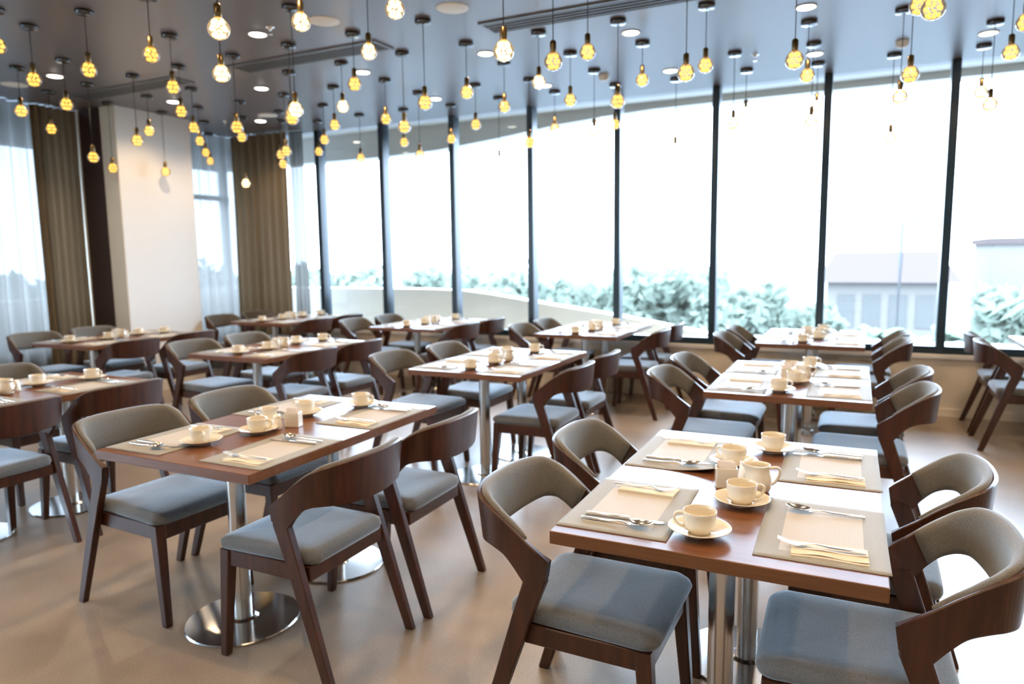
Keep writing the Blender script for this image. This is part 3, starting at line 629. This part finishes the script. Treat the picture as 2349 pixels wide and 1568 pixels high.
DOWN = [(-6.41, 4.08), (-6.4, 5.28), (-3.98, 4.04), (-5.19, 5.28), (-6.41, 6.48), (-3.98, 5.26), (-2.76, 5.26), (-3.99, 6.47), (-2.77, 6.49), (-1.57, 5.29), (-0.38, 5.31), (-1.57, 6.52), (-0.39, 6.56), (0.81, 6.58)]
DN = ['left of the ceiling, nearest the sheer curtain', 'left, before the white pillar', 'upper left between blazing pendants', 'below the left vent end', 'deepest on the left near corner drape', 'under the left vent, right end', 'left of centre vent, mid ceiling', 'beside a golden globe left of centre', 'behind a blazing globe at centre', 'under the centre vent', 'upper right at the frame top', 'beside a globe right of centre', 'right, above the window wall', 'far right of the ceiling']
# unseen fill spots without fixtures, added along the downlight grid to light the foreground
FILL_SPOTS = [(x, y) for x in (-6.4, -4.0, -2.77, -1.57, -0.38, 0.81, 2.0) for y in (2.85, 1.63, 0.41) if not (x < -3 and y < 1)] + [(2.0, 4.06), (2.0, 5.28), (2.0, 6.5)]
RING = MB().lathe([(.060, 0), (.070, -.001), (.070, -.006), (.062, -.008), (.056, -.004), (.056, .004)], 28).mesh('rim', MT['offwhite'])
LEDM = MB().lathe([(.0005, -.014), (.030, -.0125), (.050, -.008), (.056, -.003)], 24).mesh('diffuser', MT['led'])
ld = bpy.data.lights.new('downlight', 'SPOT'); ld.energy = DOWN_POWER; ld.color = (1.0, 0.72, 0.44); ld.spot_size = radians(140); ld.spot_blend = 0.6; ld.shadow_soft_size = 0.055
fill_ld = ld.copy(); fill_ld.energy = DOWN_POWER * 0.75  # weaker copy for the added out-of-view fill spots
for i, (x, y) in enumerate(DOWN + FILL_SPOTS):
    if i < len(DOWN):
        t = thing('downlight', 'round white recessed downlight, ' + DN[i], 'downlight', (x, y, CH), 0, 'recessed downlights')
        for nm, me in (('rim', RING), ('diffuser', LEDM)):
            o = bpy.data.objects.new(nm, me); C.objects.link(o); o.parent = t
    L = bpy.data.objects.new('downlight_or_fill_lamp', ld if i < len(DOWN) else fill_ld); C.objects.link(L); L.location = (x, y, CH - 0.02)
def disc(name, prof, m, lst, cat, grp):
    for (x, y), lab in lst:
        setp(MB().lathe(prof, 36, cap0=False).build(name, m, None, (x, y, CH)), lab, cat, grp)
disc('ceiling_speaker', [(.0005, -.006), (.100, -.006), (.107, -.004), (.108, 0)], MT['offwhite'], [((-7.04, 4.1), 'round beige ceiling speaker at far left near the curtain'), ((-3.37, 4.04), 'round beige ceiling speaker beside a blazing pendant, upper left'), ((-2.46, 4.23), 'round beige ceiling speaker at top centre, left of long vent'), ((-6.09, 6.27), 'round beige ceiling speaker above the corner drape')], 'speaker', 'round ceiling speakers')
disc('smoke_detector', [(.0005, -.048), (.022, -.047), (.036, -.040), (.046, -.026), (.048, -.008), (.052, 0)], MT['offwhite'], [((-2.15, 6.4), 'domed smoke detector right of centre above the windows'), ((0.24, 6.52), 'domed smoke detector on the right above the windows')], 'smoke detector', 'smoke detectors')
disc('sprinkler', [(.0005, -.052), (.014, -.051), (.014, -.048), (.004, -.046), (.004, -.02), (.010, -.016), (.012, -.006), (.028, -.004), (.030, 0)], MT['chrome'], [((-0.83, 6.35), 'small sprinkler head right of centre near the windows'), ((-3.79, 3.97), 'small chrome sprinkler beside the upper left downlight'), ((-6.79, 6.3), 'small sprinkler head above the sheer curtain by the pillar')], 'sprinkler', 'sprinkler heads')
for x, y, lab in ((-4.08, 4.67, 'long slotted air vent at upper left, between pendants'), (-1.70, 4.70, 'long slotted air vent at top centre right'), (-6.30, 4.69, 'long slotted air vent before the white pillar')):
    t = thing('air_vent', lab, 'air vent', (x, y, CH), 0, 'ceiling air vents')
    f = MB(); hx, hy = 0.76, 0.125
    f.box(-hx, hx, -hy, -hy + .025, -.012, 0); f.box(-hx, hx, hy - .025, hy, -.012, 0); f.box(-hx, -hx + .025, -hy + .025, hy - .025, -.012, 0); f.box(hx - .025, hx, -hy + .025, hy - .025, -.012, 0)
    f.build('frame', MT['vent'], t)
    MB().box(-hx + .026, hx - .026, -hy + .026, hy - .026, -.004, -.0005).build('backing', MT['grille'], t)
    for k in range(4):
        yy0 = -0.075 + k * 0.05
        MB().box(-hx + .026, hx - .026, yy0 - .006, yy0 + .006, -.011, -.0045).build('slat', MT['vent'], t)

# ================================================================== OUTDOORS
def tree(label, x, y, h, r, seed, group='leafy trees beyond the parapet'):
    rnd = random.Random(seed)
    t = thing('tree', label, 'tree', (x, y, -4.5), 0, group)
    b = MB(); b.tube([(0, 0, 0), (.1, 0, h * .35), (0, .1, h * .7)], [.22, .17, .09], 8); b.build('trunk', MT['bark'], t)
    c = MB(); vs = []; fs = []
    for k in range(30):
        a = rnd.uniform(0, 6.28); rr = r * sqrt(rnd.random()) * .8; zz = h * rnd.uniform(.36, .80); s = r * rnd.uniform(.20, .38) * (1.15 - .45 * zz / h)
        cx, cyy = rr * cos(a), rr * sin(a)
        for q in range(95):
            d = Vector((rnd.gauss(0, 1), rnd.gauss(0, 1), rnd.gauss(0, .8))).normalized() * s * rnd.uniform(.55, 1.1)
            p = Vector((cx, cyy, zz)) + d; e = Vector((rnd.gauss(0, 1), rnd.gauss(0, 1), rnd.gauss(0, 1))).normalized(); g = e.orthogonal().normalized(); L = rnd.uniform(.2, .42)
            n = len(vs); vs += [p - e * L, p + g * L * .5, p + e * L, p - g * L * .5 ]; fs.append((n, n + 1, n + 2, n + 3))
    c.add(vs, fs)
    c.build('foliage', MT['leaf'], t); return t
def palm(label, x, y, h, seed):
    rnd = random.Random(seed); t = thing('palm_tree', label, 'palm tree', (x, y, -4.5), 0, 'palm trees beyond the parapet')
    MB().tube([(0, 0, 0), (.1, 0, h * .5), (0, 0, h)], [.2, .16, .13], 8).build('trunk', MT['bark'], t)
    for k in range(16):
        a = 2 * pi * k / 16 + rnd.uniform(-.2, .2); el = rnd.uniform(.1, 1.1); L = rnd.uniform(1.3, 1.8); vs = []; fs = []
        for i in range(8):
            q = i / 7; d = L * q * cos(el); z = h + L * q * sin(el) - 1.2 * q * q; w = .20 * sin(pi * min(.97, q * .9 + .08))
            for sgn, dz in ((-1, -.10), (0, .02), (1, -.10)):
                vs.append((d * cos(a) - sgn * w * sin(a), d * sin(a) + sgn * w * cos(a), z + dz * (w > .05)))
        for i in range(7):
            for j in range(2): fs.append((i * 3 + j, i * 3 + j + 1, i * 3 + j + 4, i * 3 + j + 3))
        MB().add(vs, fs, False).build('frond', MT['palm'], t)
    return t
def outdoors():
    # (pixel-free) world spots behind each pane of the glazing
    spots = [(-27, 24, 5.9, 3.4), (-24, 27, 6.0, 3.6), (-20, 27, 6.1, 3.5), (-17.5, 30, 5.7, 3.2), (-13.5, 29, 6.0, 3.4), (-10.2, 31, 5.6, 3.2), (-7.2, 30, 6.1, 3.4), (-4.6, 29, 5.4, 2.6), (-2.4, 31, 4.2, 2.2), (5.6, 31, 5.3, 2.6), (8.2, 30, 5.0, 2.8), (-33, 30, 6.0, 3.6), (-34, 16, 6.2, 3.6), (-36, 9, 5.8, 3.6), (-30, 19, 5.6, 3.2)]
    ordn = ['behind the corner drape', 'first pane right of the corner drape', 'second window pane from the corner', 'third window pane from the corner', 'fourth window pane from the corner', 'left part of the fifth pane', 'right part of the fifth pane', 'sixth pane', 'left of the pink roofed building', 'right of the lamp post', 'at the right edge', 'behind the narrow sheer curtain', 'behind the left sheer curtain', 'at the left edge behind the sheer', 'behind the white pillar']
    for k, (x, y, h, r) in enumerate(spots):
        tree('hazy pale green leafy tree outside, ' + ordn[k], x, y, h, r, 40 + k)
    palm('pale palm outside in front of the pink roofed building', 0.6, 24, 3.3, 5)
    palm('pale palm outside at the right edge', 4.6, 22, 4.7, 8)
    palm('small pale palm outside right of the lamp post', 2.4, 25, 3.2, 11)
    t = thing('building', 'low pale building outside with wide pink hipped roof', 'building', (1.4, 46, -4.5), 0)
    MB().box(-3.0, 3.2, 0, 6, 0, 4.3).build('wall', MT['bldg'], t)
    rf = MB().add([(-3.6, -.6, 4.2), (3.8, -.6, 4.2), (3.8, 6.6, 4.2), (-3.6, 6.6, 4.2), (-2.7, 3, 5.95), (2.9, 3, 5.95)], [(0, 1, 5, 4), (1, 2, 5), (2, 3, 4, 5), (3, 0, 4), (3, 2, 1, 0)]); rf.build('roof', MT['roof'], t)
    for k in range(4): MB().box(-2.4 + k * 1.35, -1.5 + k * 1.35, -.05, 0, 1.6, 3.5).build('window', MT['bwin'], t)
    t = thing('building', 'pale flat roofed building outside at the right edge', 'building', (9.4, 52, -4.5), 0)
    MB().box(-2, 8, 0, 8, 0, 6.3).build('wall', MT['bldg'], t); MB().box(-2.2, 8.2, -.2, 8.2, 6.3, 6.7).build('roof', MT['roof'], t)
    t = thing('street_lamp', 'tall grey street lamp outside before the pink roofed building', 'street lamp', (1.55, 33, -4.5), 0)
    MB().tube([(0, 0, 0), (0, 0, 7.0), (.1, 0, 7.15), (.8, 0, 7.2)], .10, 8).build('pole', MT['lamppost'], t)
    MB().box(.5, 1.1, -.15, .15, 7.12, 7.26).build('lamp_head', MT['lamppost'], t)
outdoors()
